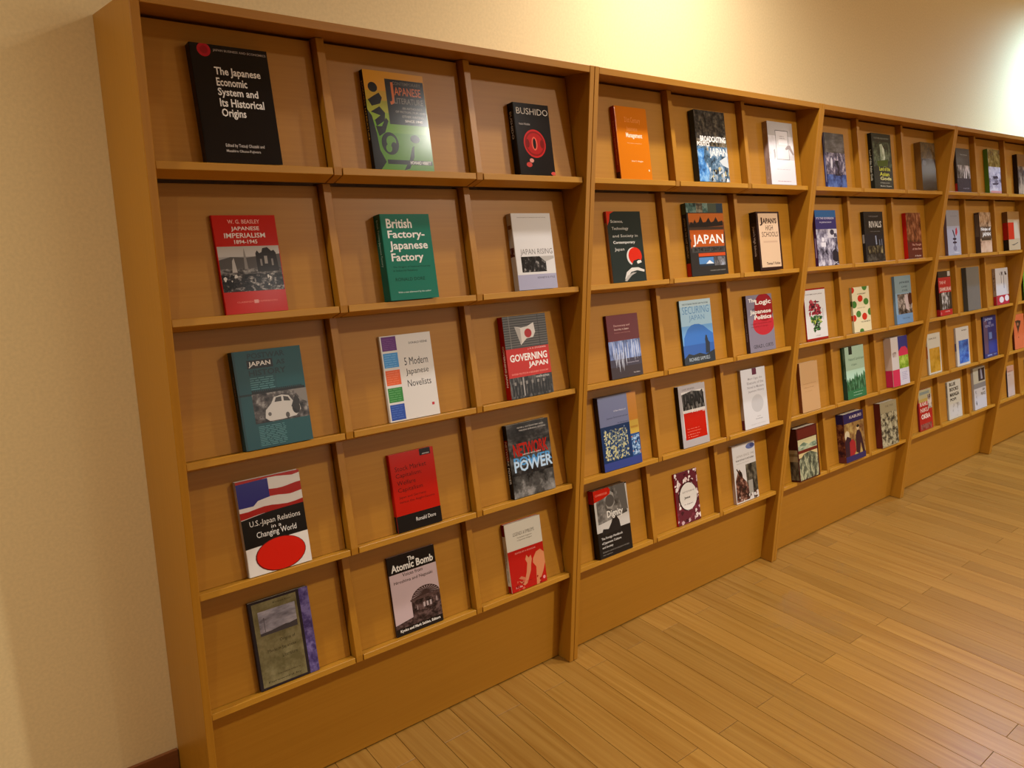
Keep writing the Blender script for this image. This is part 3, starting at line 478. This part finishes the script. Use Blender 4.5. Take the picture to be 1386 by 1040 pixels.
B[252] = (1.687, 7, 130, 189, '#5a1e2a', '#a8150f', 'thin paperback of maroon and white blossoms round a cream oval', 
  splat(90, .0, .0, 1, 1, .05, .035, ['#cdb9b6', '#dccfca', '#3c131c', '#6e2a38', '#b99aa0'], 21) + [('e', .52, .485, .40, .275, '#1c0c10'), ('e', .545, .49, .375, .262, '#cfcac3'), ('t', 'SELECTED FROM THE', .3, .38, .82, .41, '#7c7670'), ('t', 'Jesus', .36, .48, .62, .54, '#1c1614', .03), ('t', 'in Japan', .34, .62, .72, .65, '#4a443f')], [])
B[253] = (2.031, 14, 148, 224, '#c2bebb', '#b09a8c', 'white paperback with a brown sketch of an armoured warrior beside a pillar', [
  ('e', .8, .07, .2, .05, '#5c6690'), ('e', .88, .06, .1, .035, '#3a4068'), ('t', 'JAPAN SINCE 1945', .15, .18, .95, .235, '#8a847e', .0), ('t', 'FROM POSTWAR TO POST-BUBBLE', .12, .255, .92, .285, '#4a443f', .02), ('t', 'Edited by two scholars', .15, .315, .7, .335, '#8a847e'), ('r', .52, .37, 1, .9, 'n|#1c1a16|#443f34|#6a6456|45|1|.5'), ('r', .58, .66, .78, .95, '#8a857c'),
  ('p', [(.02, .98), (.04, .6), (.16, .46), (.24, .42), (.34, .5), (.36, .58), (.5, .66), (.58, .78), (.6, .98)], 'n|#1e1210|#4a2820|#8a6454|50|1|1'), ('p', [(.1, .4), (.14, .4), (.26, .5), (.22, .53)], '#2a1a16'), ('e', .26, .5, .07, .04, '#1e1412')] + splat(26, .1, .86, .98, .98, .035, .02, ['#c4bcb6', '#3a2420', '#6e4a40'], 23), [])
B[311] = (2.451, 9, 145, 203, '#3c3a48', '#2c3260', 'glossy blue grey paperback with a night crowd photograph beside the second upright', [
  ('r', 0, 0, 1, .4, 'n|#3a3530|#524c48|#6b6666|12|1|3'), ('r', 0, .36, 1, .8, 'n|#1e1c2c|#5a5264|#a89ca4|55|1.2|1|.36|.66'), ('r', 0, .76, 1, 1, 'n|#1c2040|#35487c|#50669c|25|1|1'), ('e', .28, .55, .05, .1, '#b9b4bc'), ('r', .45, .5, .72, .78, 'n|#14121c|#2c2636|#6a6070|60|1|.5')], [('r', .7, 0, 1, .9, '#8f96b4')])
B[312] = (2.808, 16, 165, 222, '#1f231d', '#181b16', 'black green paperback with a pale figure and yellow lettering', [
  ('t', 'CULTURE AND HISTORY', .12, .07, .9, .1, '#77796c'), ('r', .05, .15, .98, .6, 'n|#1a1f18|#31392c|#5c6650|20|1|1'), ('p', [(.4, .2), (.5, .18), (.62, .28), (.66, .42), (.6, .52), (.42, .52), (.4, .36)], 'n|#6f7a62|#9aa38a|#c0c6b2|40|1|.5'), ('p', [(.2, .5), (.8, .46), (.76, .58), (.24, .6)], '#3a4818'),
  ('t', 'Land of the', .3, .6, .86, .67, '#b5b83c', .02), ('t', 'Asian', .3, .695, .8, .765, '#b5b83c', .02), ('t', 'Gods', .32, .78, .9, .84, '#cdc88a', .02), ('t', 'A History of the', .3, .88, .8, .905, '#b0aea0'), ('t', 'Modern Theatre', .3, .935, .88, .96, '#b0aea0')], [sp_t('Land of the Asian Gods', .3, .85, '#a8a690', .2, .8, .02)])
B[313] = (3.224, 28, 141, 205, '#3c2e1a', '#6b4a20', 'thick dark brown paperback with a dim misty picture at the top of the wall', [
  ('r', 0, 0, 1, .34, 'n|#3a2c18|#4c3c24|#5c4a30|20|1|1'), ('r', 0, .34, 1, .66, '#2c2628'), ('e', .2, .43, .14, .06, '#55575c'), ('r', 0, .66, 1, 1, '#302516'), ('r', .1, .67, .9, .7, '#3f3c24')], [])
B[321] = (2.443, 12, 156, 214, '#3f3a5c', '#3a1c3c', 'blue and purple paperback with a protest march photograph', [
  ('r', 0, 0, 1, .13, '#2c5a8c'), ('r', 0, .13, 1, .34, '#39336a'), ('t', 'IT\'S THE SOVEREIGN', .05, .125, .9, .165, '#b0aec4', .03), ('t', 'IN JAPAN NOW', .2, .205, .78, .24, '#b0aec4', .03), ('r', 0, .34, 1, 1, 'n|#2c2834|#7b7688|#c4c0cc|26|1.4|1|.36|.64'), ('r', .55, .345, .97, .5, '#c0bcc4'), ('e', .76, .4, .1, .05, '#3a3644'), ('r', .84, .42, .97, .49, '#4a4654'), ('e', .3, .53, .07, .04, '#cfccd4'), ('r', .2, .58, .42, .66, '#d0ccd4'), ('p', [(.7, .9), (.72, .75), (.85, .7), (1, .78), (1, .98)], '#25222c'), ('t', 'LPC', .75, .94, .95, .98, '#c0bcc4', .03)], [('r', .4, .5, .8, .85, '#8a7c98')])
B[322] = (2.824, 14, 165, 208, '#24211f', '#1a1817', 'black paperback with pale capitals above dim standing figures', [
  ('t', 'THE ELEGANT', .25, .08, .75, .11, '#6a6460'), ('t', 'RIVALS', .24, .19, .9, .32, '#b0aba2', .03), ('t', 'a story of two worlds', .28, .385, .8, .405, '#77726b'), ('r', .02, .45, 1, .7, '#1f1f24'), ('p', [(.52, .48), (.58, .48), (.6, .66), (.54, .66)], '#7c8290'), ('p', [(.72, .56), (.76, .56), (.77, .68), (.72, .68)], '#5f6470'), ('p', [(.84, .55), (.88, .55), (.88, .68), (.84, .68)], '#5f6470'),
  ('r', .1, .68, .9, .84, 'n|#1c1a17|#4f4632|#948762|40|1.5|1|.42|.66'), ('r', .05, .84, 1, .98, 'n|#1f1d1b|#33302c|#4a4640|40|1|1')], [('r', .2, .45, .9, .62, '#77726b')])
B[323] = (3.198, 18, 144, 202, '#5c2818', '#9c140e', 'brown paperback with a faded old figure painting and a bright red spine', [
  ('r', 0, 0, 1, .66, 'n|#3c1c10|#6e3c22|#a06a48|24|1.4|.8|.36|.66'), ('r', 0, .64, 1, 1, '#54201a'), ('t', 'The Thought', .3, .68, .95, .735, '#b98a7c', .02), ('t', 'of the East', .3, .77, .95, .815, '#b98a7c', .02), ('t', 'A Reader', .45, .93, .9, .965, '#b9a098', .02)], [])
B[331] = (2.434, 6, 158, 207, '#c9c6c4', '#8f2019', 'white paperback with a red and green cone of brush strokes and red edges', [
  ('r', 0, 0, 1, .03, '#8a1612'), ('r', 0, .955, 1, 1, '#8a1612'), ('t', 'CONTEMPORARY JAPAN', .05, .1, .85, .13, '#55504c')] + splat(26, .24, .24, .64, .34, .05, .03, ['#6e1424', '#8c1c30', '#3c1420', '#a8404c'], 31) + splat(44, .2, .34, .7, .5, .055, .03, ['#6e1424', '#8c1c30', '#3c1420', '#a8404c'], 33) + splat(44, .24, .54, .72, .68, .055, .028, ['#27502c', '#3c7034', '#1c2c1e', '#a8b048'], 32) + splat(26, .36, .68, .64, .82, .05, .025, ['#27502c', '#3c7034', '#1c2c1e'], 35) +
  [('t', 'A READER', .4, .9, .64, .925, '#8a8682')] + lines(1, .8, .4, .86, .1, .22, '#b0adb0', .1, 2), [])
B[332] = (2.803, 10, 149, 191, '#cfc4a0', '#a39c74', 'cream paperback scattered with red and green half discs', [
  ('e', .0, .06, .14, .07, '#b02a1a'), ('e', .74, .0, .15, .09, '#3c7030'), ('e', .45, .26, .15, .075, '#b8281a'), ('e', .08, .38, .15, .08, '#3c7030'), ('e', .78, .34, .15, .075, '#3c7030'), ('e', .3, .60, .14, .075, '#3c7030'), ('e', .02, .68, .14, .075, '#b8281a'), ('e', .64, .67, .15, .08, '#b8281a'), ('e', .98, .58, .14, .08, '#3c7030'), ('e', .42, .98, .12, .05, '#3c7030'),
  ('t', 'A PLEASANT', .3, .14, .8, .17, '#3a342a', .02), ('t', 'INVITATION', .25, .455, .7, .48, '#77705c'), ('t', 'TO SWEETS', .4, .77, .95, .80, '#3a342a', .02)], [('r', 0, .3, 1, .42, '#35542c'), ('r', 0, .62, 1, .74, '#9a2a1a')])
B[333] = (3.191, 12, 162, 218, '#7893a8', '#5f7686', 'grey blue paperback with a collage of old black and white faces', [
  ('r', 0, 0, 1, .36, '#74898f'), ('t', 'JAPANESE', .28, .12, .9, .17, '#33424a', .02), ('t', 'LIVES', .42, .215, .76, .25, '#33424a', .02), ('t', 'AT WORK', .42, .29, .78, .33, '#33424a', .02), ('r', .12, .38, 1, .8, 'n|#1c1716|#5f544e|#b0a49c|26|1|1|.36|.64'), ('e', .9, .5, .14, .13, '#3c1c1a'), ('p', [(.55, .4), (.75, .4), (.8, .75), (.6, .7)], '#b0a0a0'), ('r', 0, .8, 1, 1, '#6286ae'), ('t', 'THEIR STORIES', .35, .88, .8, .91, '#3a5472')], [])
B[341] = (2.441, 16, 137, 202, '#b58f64', '#6b3a1c', 'plain tan paperback with faint brown lettering', [
  ('t', 'Contemporary Economy', .12, .42, .85, .445, '#8f6a44'), ('t', 'of Modern Society', .14, .5, .72, .525, '#8f6a44'), ('t', 'IN JAPAN', .2, .58, .6, .6, '#a07a50')], [])
B[342] = (2.800, 20, 165, 227, '#8fb09a', '#1f3a2a', 'pale green paperback with a dark green line of reeds and a green spine', [
  ('r', 0, 0, 1, .45, '#93ab94'), ('r', .2, .0, .38, .15, '#15201a'), ('t', 'Natural Landscape', .18, .22, .98, .285, '#42604f', .0), ('t', 'of Japan', .3, .33, .58, .38, '#42604f', .0), ('r', 0, .45, 1, .62, '#a3c4b0'), ('p', [(0, .66), (.05, .6), (.1, .68), (.16, .58), (.22, .66), (.3, .6), (.38, .64), (.44, .52), (.5, .6), (.56, .5), (.6, .62), (.68, .56), (.74, .62), (.8, .54), (.86, .6), (.92, .5), (1, .56), (1, .88), (0, .9)], 'n|#1c4028|#2f5f3c|#4f8060|40|2|.8'), ('r', 0, .84, 1, 1, '#2a6640'), ('t', 'A field guide to', .3, .88, .8, .9, '#9ac4a8'), ('t', 'shore and mountain', .3, .93, .75, .95, '#9ac4a8')], [('r', .5, 0, 1, .6, 'n|#2c4a38|#4a6a54|#6a8a74|60|1|.3')])
B[343] = (3.196, 34, 165, 228, '#b9b0ac', '#b09c8c', 'thick white paperback with pink, green and deep blue blocks', [
  ('r', 0, .66, .42, 1, '#b8264a'), ('r', .42, 0, 1, .3, '#262a6e'), ('p', [(.42, .3), (.62, .22), (.86, .22), (1, .3), (1, .41), (.42, .41)], '#b8264a'), ('r', .42, .40, 1, .66, 'n|#5c7a1c|#7d9a2c|#a0b850|30|1|1'), ('r', .42, .66, 1, 1, '#b9b4c0'), ('r', .05, .3, .28, .4, 'n|#6a5c58|#9a8c88|#b0a49c|60|1|1')] + lines(5, .55, .74, .9, .035, .012, '#8a86a4', .2, 3), [('r', 0, .66, 1, 1, '#a82244')])
B[351] = (2.438, 40, 158, 222, '#3c1414', '#3a1212', 'very thick dark red book with cream bands and a grey wave of lines', [
  ('r', .0, 0, 1, .22, '#4a1814'), ('r', .06, .03, .94, .2, '#5c1f18'), ('r', .03, .22, .94, .42, '#b5ad84'), ('p', [(.03, .34), (.3, .28), (.55, .34), (.94, .3), (.94, .41), (.03, .42)], 'n|#4a5c4a|#7c8a74|#a8ac8c|35|.6|2'), ('r', .03, .42, .94, .48, '#5c1f18'), ('r', .03, .48, .94, .56, '#b9a574'), ('p', [(.03, .6), (.3, .5), (.6, .48), (.94, .56), (.94, .98), (.03, .98)], 'n|#2a2e26|#5f6450|#b0ae8a|32|2|.8|.36|.64')], [('r', 0, .4, 1, .62, '#8a7c5a'), ('r', 0, .47, 1, .52, '#6a5c40'), ('r', 0, .62, 1, .97, 'n|#2a2620|#4c4636|#6a6450|60|1|.3')])
B[352] = (2.828, 36, 176, 217, '#241a44', '#5a2a24', 'very thick paperback with a group of costumed figures under a dark blue title band', [
  ('r', 0, 0, 1, .2, '#221a48'), ('t', 'KABUKI', .3, .06, .9, .12, '#b5a4a0', .02), ('r', 0, .2, 1, .88, 'n|#54301e|#8a6a3c|#b09a5c|16|1|1|.34|.66'), ('e', .12, .45, .12, .1, '#b5a484'), ('p', [(0, .9), (0, .55), (.12, .46), (.3, .52), (.36, .7), (.3, .9)], '#2a1424'), ('p', [(.2, .88), (.22, .6), (.36, .54), (.5, .62), (.52, .8), (.4, .9)], '#8c1c24'), ('p', [(.52, .84), (.54, .5), (.62, .4), (.76, .4), (.84, .5), (.98, .88), (.86, .9), (.78, .66), (.7, .9)], '#2c1420'), ('e', .68, .34, .07, .055, '#b59a74'), ('e', .69, .31, .07, .03, '#15100f'), ('r', 0, .88, 1, 1, '#262050')], [('r', 0, 0, 1, .2, '#221a48'), ('r', 0, .2, 1, .88, 'n|#2a141c|#54281e|#8a5a34|30|1|1')])
B[353] = (3.180, 30, 166, 213, '#8f8468', '#54201a', 'thick fawn book covered in dark leafy scrolls, with a maroon spine', 
  [('r', 0, .2, 1, .98, 'n|#2c2a24|#6e6650|#a39a7c|36|1|1|.40|.58'), ('r', 0, 0, 1, .24, '#8a7f62'), ('t', 'THE TALE', .3, .08, .8, .12, '#5a5040')], [])
B[411] = (3.636, 12, 155, 204, '#35302e', '#2a211f', 'dark grey paperback with a row of pale standing figures, beside the third upright', [
  ('t', 'The Company', .3, .13, .85, .155, '#a09c98', .02), ('r', .05, .38, .98, .7, 'n|#2a2624|#77706c|#c9c0c0|26|3|.6|.4|.62'), ('r', 0, .68, 1, 1, '#3a3740'), ('t', 'A HISTORY', .4, .9, .85, .925, '#8f8c94')], [('r', 0, .8, 1, 1, '#9a1f18')])
B[412] = (3.997, 21, 154, 215, '#9a958c', '#46661c', 'paperback with a green spine and a pale jumble of white shapes', [
  ('r', 0, 0, 1, .42, 'n|#54401c|#7c7038|#a89c68|22|1|1'), ('r', 0, .4, 1, .96, 'n|#55525c|#9c9aac|#c9c6d0|16|1|1.4|.34|.6'), ('p', [(.3, .62), (.7, .6), (.8, .66), (.4, .68)], '#3a3846'), ('p', [(.25, .78), (.8, .76), (.7, .81), (.3, .82)], '#4a4654'), ('r', .1, .95, 1, 1, '#c08c8c')], [])
B[413] = (4.392, 22, 165, 207, '#4c4038', '#1c100c', 'brown paperback with a black spine, last in the top row of its unit', [
  ('r', 0, 0, 1, .35, '#7a5a34'), ('r', 0, .3, 1, 1, 'n|#3a302a|#6a5c4e|#a08c74|20|1|.6'), ('r', .5, .4, 1, 1, '#45403e')], [])
B[421] = (3.632, 14, 149, 215, '#9ca0b4', '#5a4a54', 'pale blue paperback with a dark twig figure and a red leaf', [
  ('r', 0, 0, 1, .35, '#8a8a92'), ('t', 'JAPANESE', .3, .12, .85, .15, '#6f6f7c'), ('p', [(.4, .44), (.48, .44), (.6, .58), (.55, .62)], '#1c1a2c'), ('p', [(.66, .42), (.76, .38), (.8, .5), (.68, .58), (.62, .52)], '#a82034'), ('e', .55, .64, .14, .03, '#22203a'), ('e', .55, .72, .16, .025, '#22203a'), ('r', .53, .64, .57, .85, '#22203a'), ('e', .55, .85, .14, .06, '#77788e'), ('t', 'Haiku', .5, .93, .85, .955, '#d8d8e0', .02)], [])
B[422] = (4.002, 24, 148, 203, '#a08468', '#3c302c', 'tan paperback with a bearded dark figure and heavy white capitals', [
  ('r', 0, 0, 1, .38, 'n|#2c201a|#8a6c50|#b5987c|14|1|1|.4|.6'), ('r', 0, .36, 1, .66, '#4a3c34'), ('t', 'Ninjas of', .1, .38, .95, .48, WH, .035), ('t', 'JAPAN', .2, .5, .92, .62, WH, .035), ('r', .1, .64, .95, .7, '#2c241f'), ('r', 0, .72, 1, 1, 'n|#6a4c3c|#b5957c|#c4a890|12|1|1')], [('r', .1, .05, .9, .6, '#54483e')])
B[423] = (4.381, 26, 168, 206, '#a89678', '#5c3c1c', 'beige paperback with a red block wrapping from its spine', [
  ('r', 0, 0, 1, .2, '#8f6c40'), ('r', 0, .28, .5, .72, '#ae1809'), ('p', [(.2, .86), (.5, .84), (.8, .80), (.8, .82), (.4, .88)], '#55504a'), ('r', .52, .22, 1, .7, '#b3a48c')], [('r', 0, .28, 1, .72, '#8f120d'), ('r', 0, .72, 1, 1, '#16100f')])
B[431] = (3.640, 17, 142, 218, '#a0141c', '#2a0f10', 'red paperback with a black top strip and a black and white crowd picture', [
  ('r', 0, 0, 1, .14, '#1f1615'), ('r', .76, .01, .98, .12, '#a8a29a'), ('t', 'THE 47', .08, .22, .6, .29, '#c99a94', .03), ('t', 'SAMURAI', .08, .36, .98, .45, '#cdb0aa', .03), ('r', 0, .48, 1, .87, '#1a1413'), ('r', .18, .48, .8, .86, 'n|#1c1817|#77716c|#c4beb8|26|2|1|.40|.60'), ('t', 'A NOVEL', .4, .9, .8, .93, '#cf9a94', .02), ('e', .08, .94, .05, .03, '#b0555a')], [('r', 0, .85, 1, 1, '#8c1a1c')])
B[432] = (3.965, 22, 165, 223, '#605f5c', '#3c3c38', 'plain grey hardback without any lettering', [('r', .0, .0, .02, 1, '#52514e')], [])
B[433] = (4.371, 16, 180, 200, '#b9b6b8', '#8f7c6c', 'white paperback with black brush writing over a crimson band with two white discs', [
  ('r', .3, .1, .9, .2, 'n|#2a2626|#77737c|#b9b6b8|26|3|1|.42|.5'), ('r', .42, .2, .46, .42, '#6a6670'), ('r', .62, .18, .66, .56, '#6a6670'), ('r', .75, .15, .9, .19, '#3a363c'), ('r', 0, .74, 1, 1, '#9c1034'), ('e', .38, .865, .18, .085, '#cfc8cc'), ('e', .82, .84, .17, .085, '#cfc8cc')], [('r', 0, .76, 1, 1, '#9a1a24'), ('r', .2, .1, .8, .7, 'n|#5a4a42|#8f7c6c|#a39484|90|1|1')])
B[441] = (3.639, 7, 150, 203, '#b8b2a4', '#a89c88', 'thin white paperback with a mustard yellow lower panel', [
  ('t', 'SAMURAI', .1, .1, .7, .145, '#77726a', .02), ('r', .12, .36, .92, .96, 'n|#8a6410|#a87c1c|#b98e34|10|1|1')], [('r', 0, .3, 1, .6, '#a05a34')])
B[442] = (3.980, 9, 165, 203, '#bab6b0', '#a39c94', 'white paperback with a bright blue lower panel', [
  ('t', 'NINJA', .45, .07, .85, .115, '#3a3632', .02), ('r', .17, .34, .93, .94, 'n|#1a3c84|#2c5cb0|#5084c8|10|1|1.5')], [('r', 0, .4, 1, .6, '#4a5484')])
B[443] = (4.350, 9, 185, 232, '#252c66', '#1c2250', 'tall deep blue paperback with a pale misty title', [
  ('r', 0, .1, .3, .9, '#4c3a5a'), ('t', 'JAPAN', .12, .05, .72, .13, '#8f9cc4', .03), ('r', .4, .14, .6, .2, '#6a6c94'), ('t', 'RISING SUN', .15, .21, .8, .27, '#8084b0', .02), ('r', .4, .4, .62, .56, '#5470ac'), ('r', .35, .6, 1, .9, '#1c3484'), ('t', 'EMPIRE', .2, .93, .55, .965, '#8aa0d8', .02), ('t', 'DAWN', .68, .93, .9, .96, '#6a84c4')], [])
B[451] = (3.630, 10, 150, 208, '#9c1a1a', '#7a1f24', 'red paperback crowded with white hand lettering under a cream top', [
  ('r', 0, 0, 1, .22, '#a39a78'), ('r', .1, .05, .85, .12, '#77807a'), ('r', 0, .22, .75, .3, '#a8904c'), ('r', .7, .15, 1, .5, 'n|#3c2c2a|#9a8c84|#c4b8b0|40|1|1'), ('t', 'RAMU', .08, .3, .7, .4, '#cfb0a8', .03), ('t', 'NIKU', .1, .45, .72, .55, '#cfb0a8', .03), ('t', 'OKRA', .14, .6, .82, .72, '#dcd0c8', .028), ('r', .05, .84, .9, .98, 'n|#54241f|#8a5048|#6e2420|30|1|1')], [])
B[452] = (3.984, 9, 172, 205, '#b8b4a8', '#8f8c80', 'white paperback with blocky black lettering over a faint line drawing', [
  ('t', 'BLUE', .14, .04, .6, .13, '#1c1a16', .04), ('t', 'BOOKS', .15, .17, .8, .27, '#1c1a16', .04), ('t', 'MANGA', .15, .31, .84, .41, '#1c1a16', .04), ('t', 'POP!', .16, .45, .6, .53, '#1c1a16', .04), ('r', .1, .6, .95, .95, 'n|#8f8c88|#b0aeac|#b8b6b4|16|1.4|1|.38|.5')], [sp_t('BOOKS', .1, .4, '#3a3632', .2, .8, .03)])
B[453] = (4.324, 12, 170, 236, '#b4b4bc', '#a8a4a0', 'white paperback with a black framed drawing and a grey band across it', [
  ('r', 0, 0, 1, .4, '#a8a698'), ('r', .42, .04, .95, .34, '#2a2830'), ('p', [(.6, .05), (.7, .05), (.78, .3), (.62, .3)], '#8a8a9c'), ('r', 0, .38, 1, .5, '#77777c'), ('t', 'ZEN', .68, .53, .9, .58, '#3a383c', .03), ('t', 'PEACE', .55, .62, .92, .69, '#3a383c', .03), ('r', .1, .55, .2, .9, 'n|#3a383c|#b4b4bc|#b4b4bc|40|1|1')], [])
B[531] = (4.80, 12, 150, 200, '#5c9a1c', '#20300f', 'lime green book partly hidden behind the last upright', [], [])
B[541] = (4.795, 12, 165, 204, '#c0623c', '#4c2014', 'orange paperback with a dark vase shape, at the right edge of the photo', [
  ('p', [(.15, .18), (.4, .16), (.7, .2), (.6, .32), (.5, .4), (.38, .56), (.3, .4), (.22, .3)], '#2c1a16'), ('e', .38, .28, .1, .05, '#8a5a44'), ('e', .4, .66, .03, .02, '#54281c')], [])
B[551] = (4.838, 8, 110, 184, '#b4a4a0', '#35303c', 'narrow pinkish white booklet in the lowest row at the right edge', [
  ('r', 0, 0, 1, .2, '#b58c7c'), ('t', 'tokyo', .1, .15, .8, .2, '#5c4a48', .02), ('t', 'guide', .12, .28, .5, .31, '#77696c')], [])
B[552] = (5.15, 10, 130, 190, '#b0a49c', '#8f8078', 'pale booklet just showing at the right edge beside the pinkish booklet', [('t', 'kyoto', .2, .15, .8, .2, '#5c4a48', .02)], [])
for k, (x, t, w_, h, cov, spi, lab, art, sart) in B.items():
    r = (k//10) % 10; qy, qz = Q(r)
    lift = .0008
    loc = (x, qy+.0003-.0007*ca + sa*lift, qz+.0005+ca*lift+.0007*sa)
    book(loc, t/1000, w_/1000, h/1000, cov, spi, lab, art, sart)
bpy.data.objects.remove(txt_o)
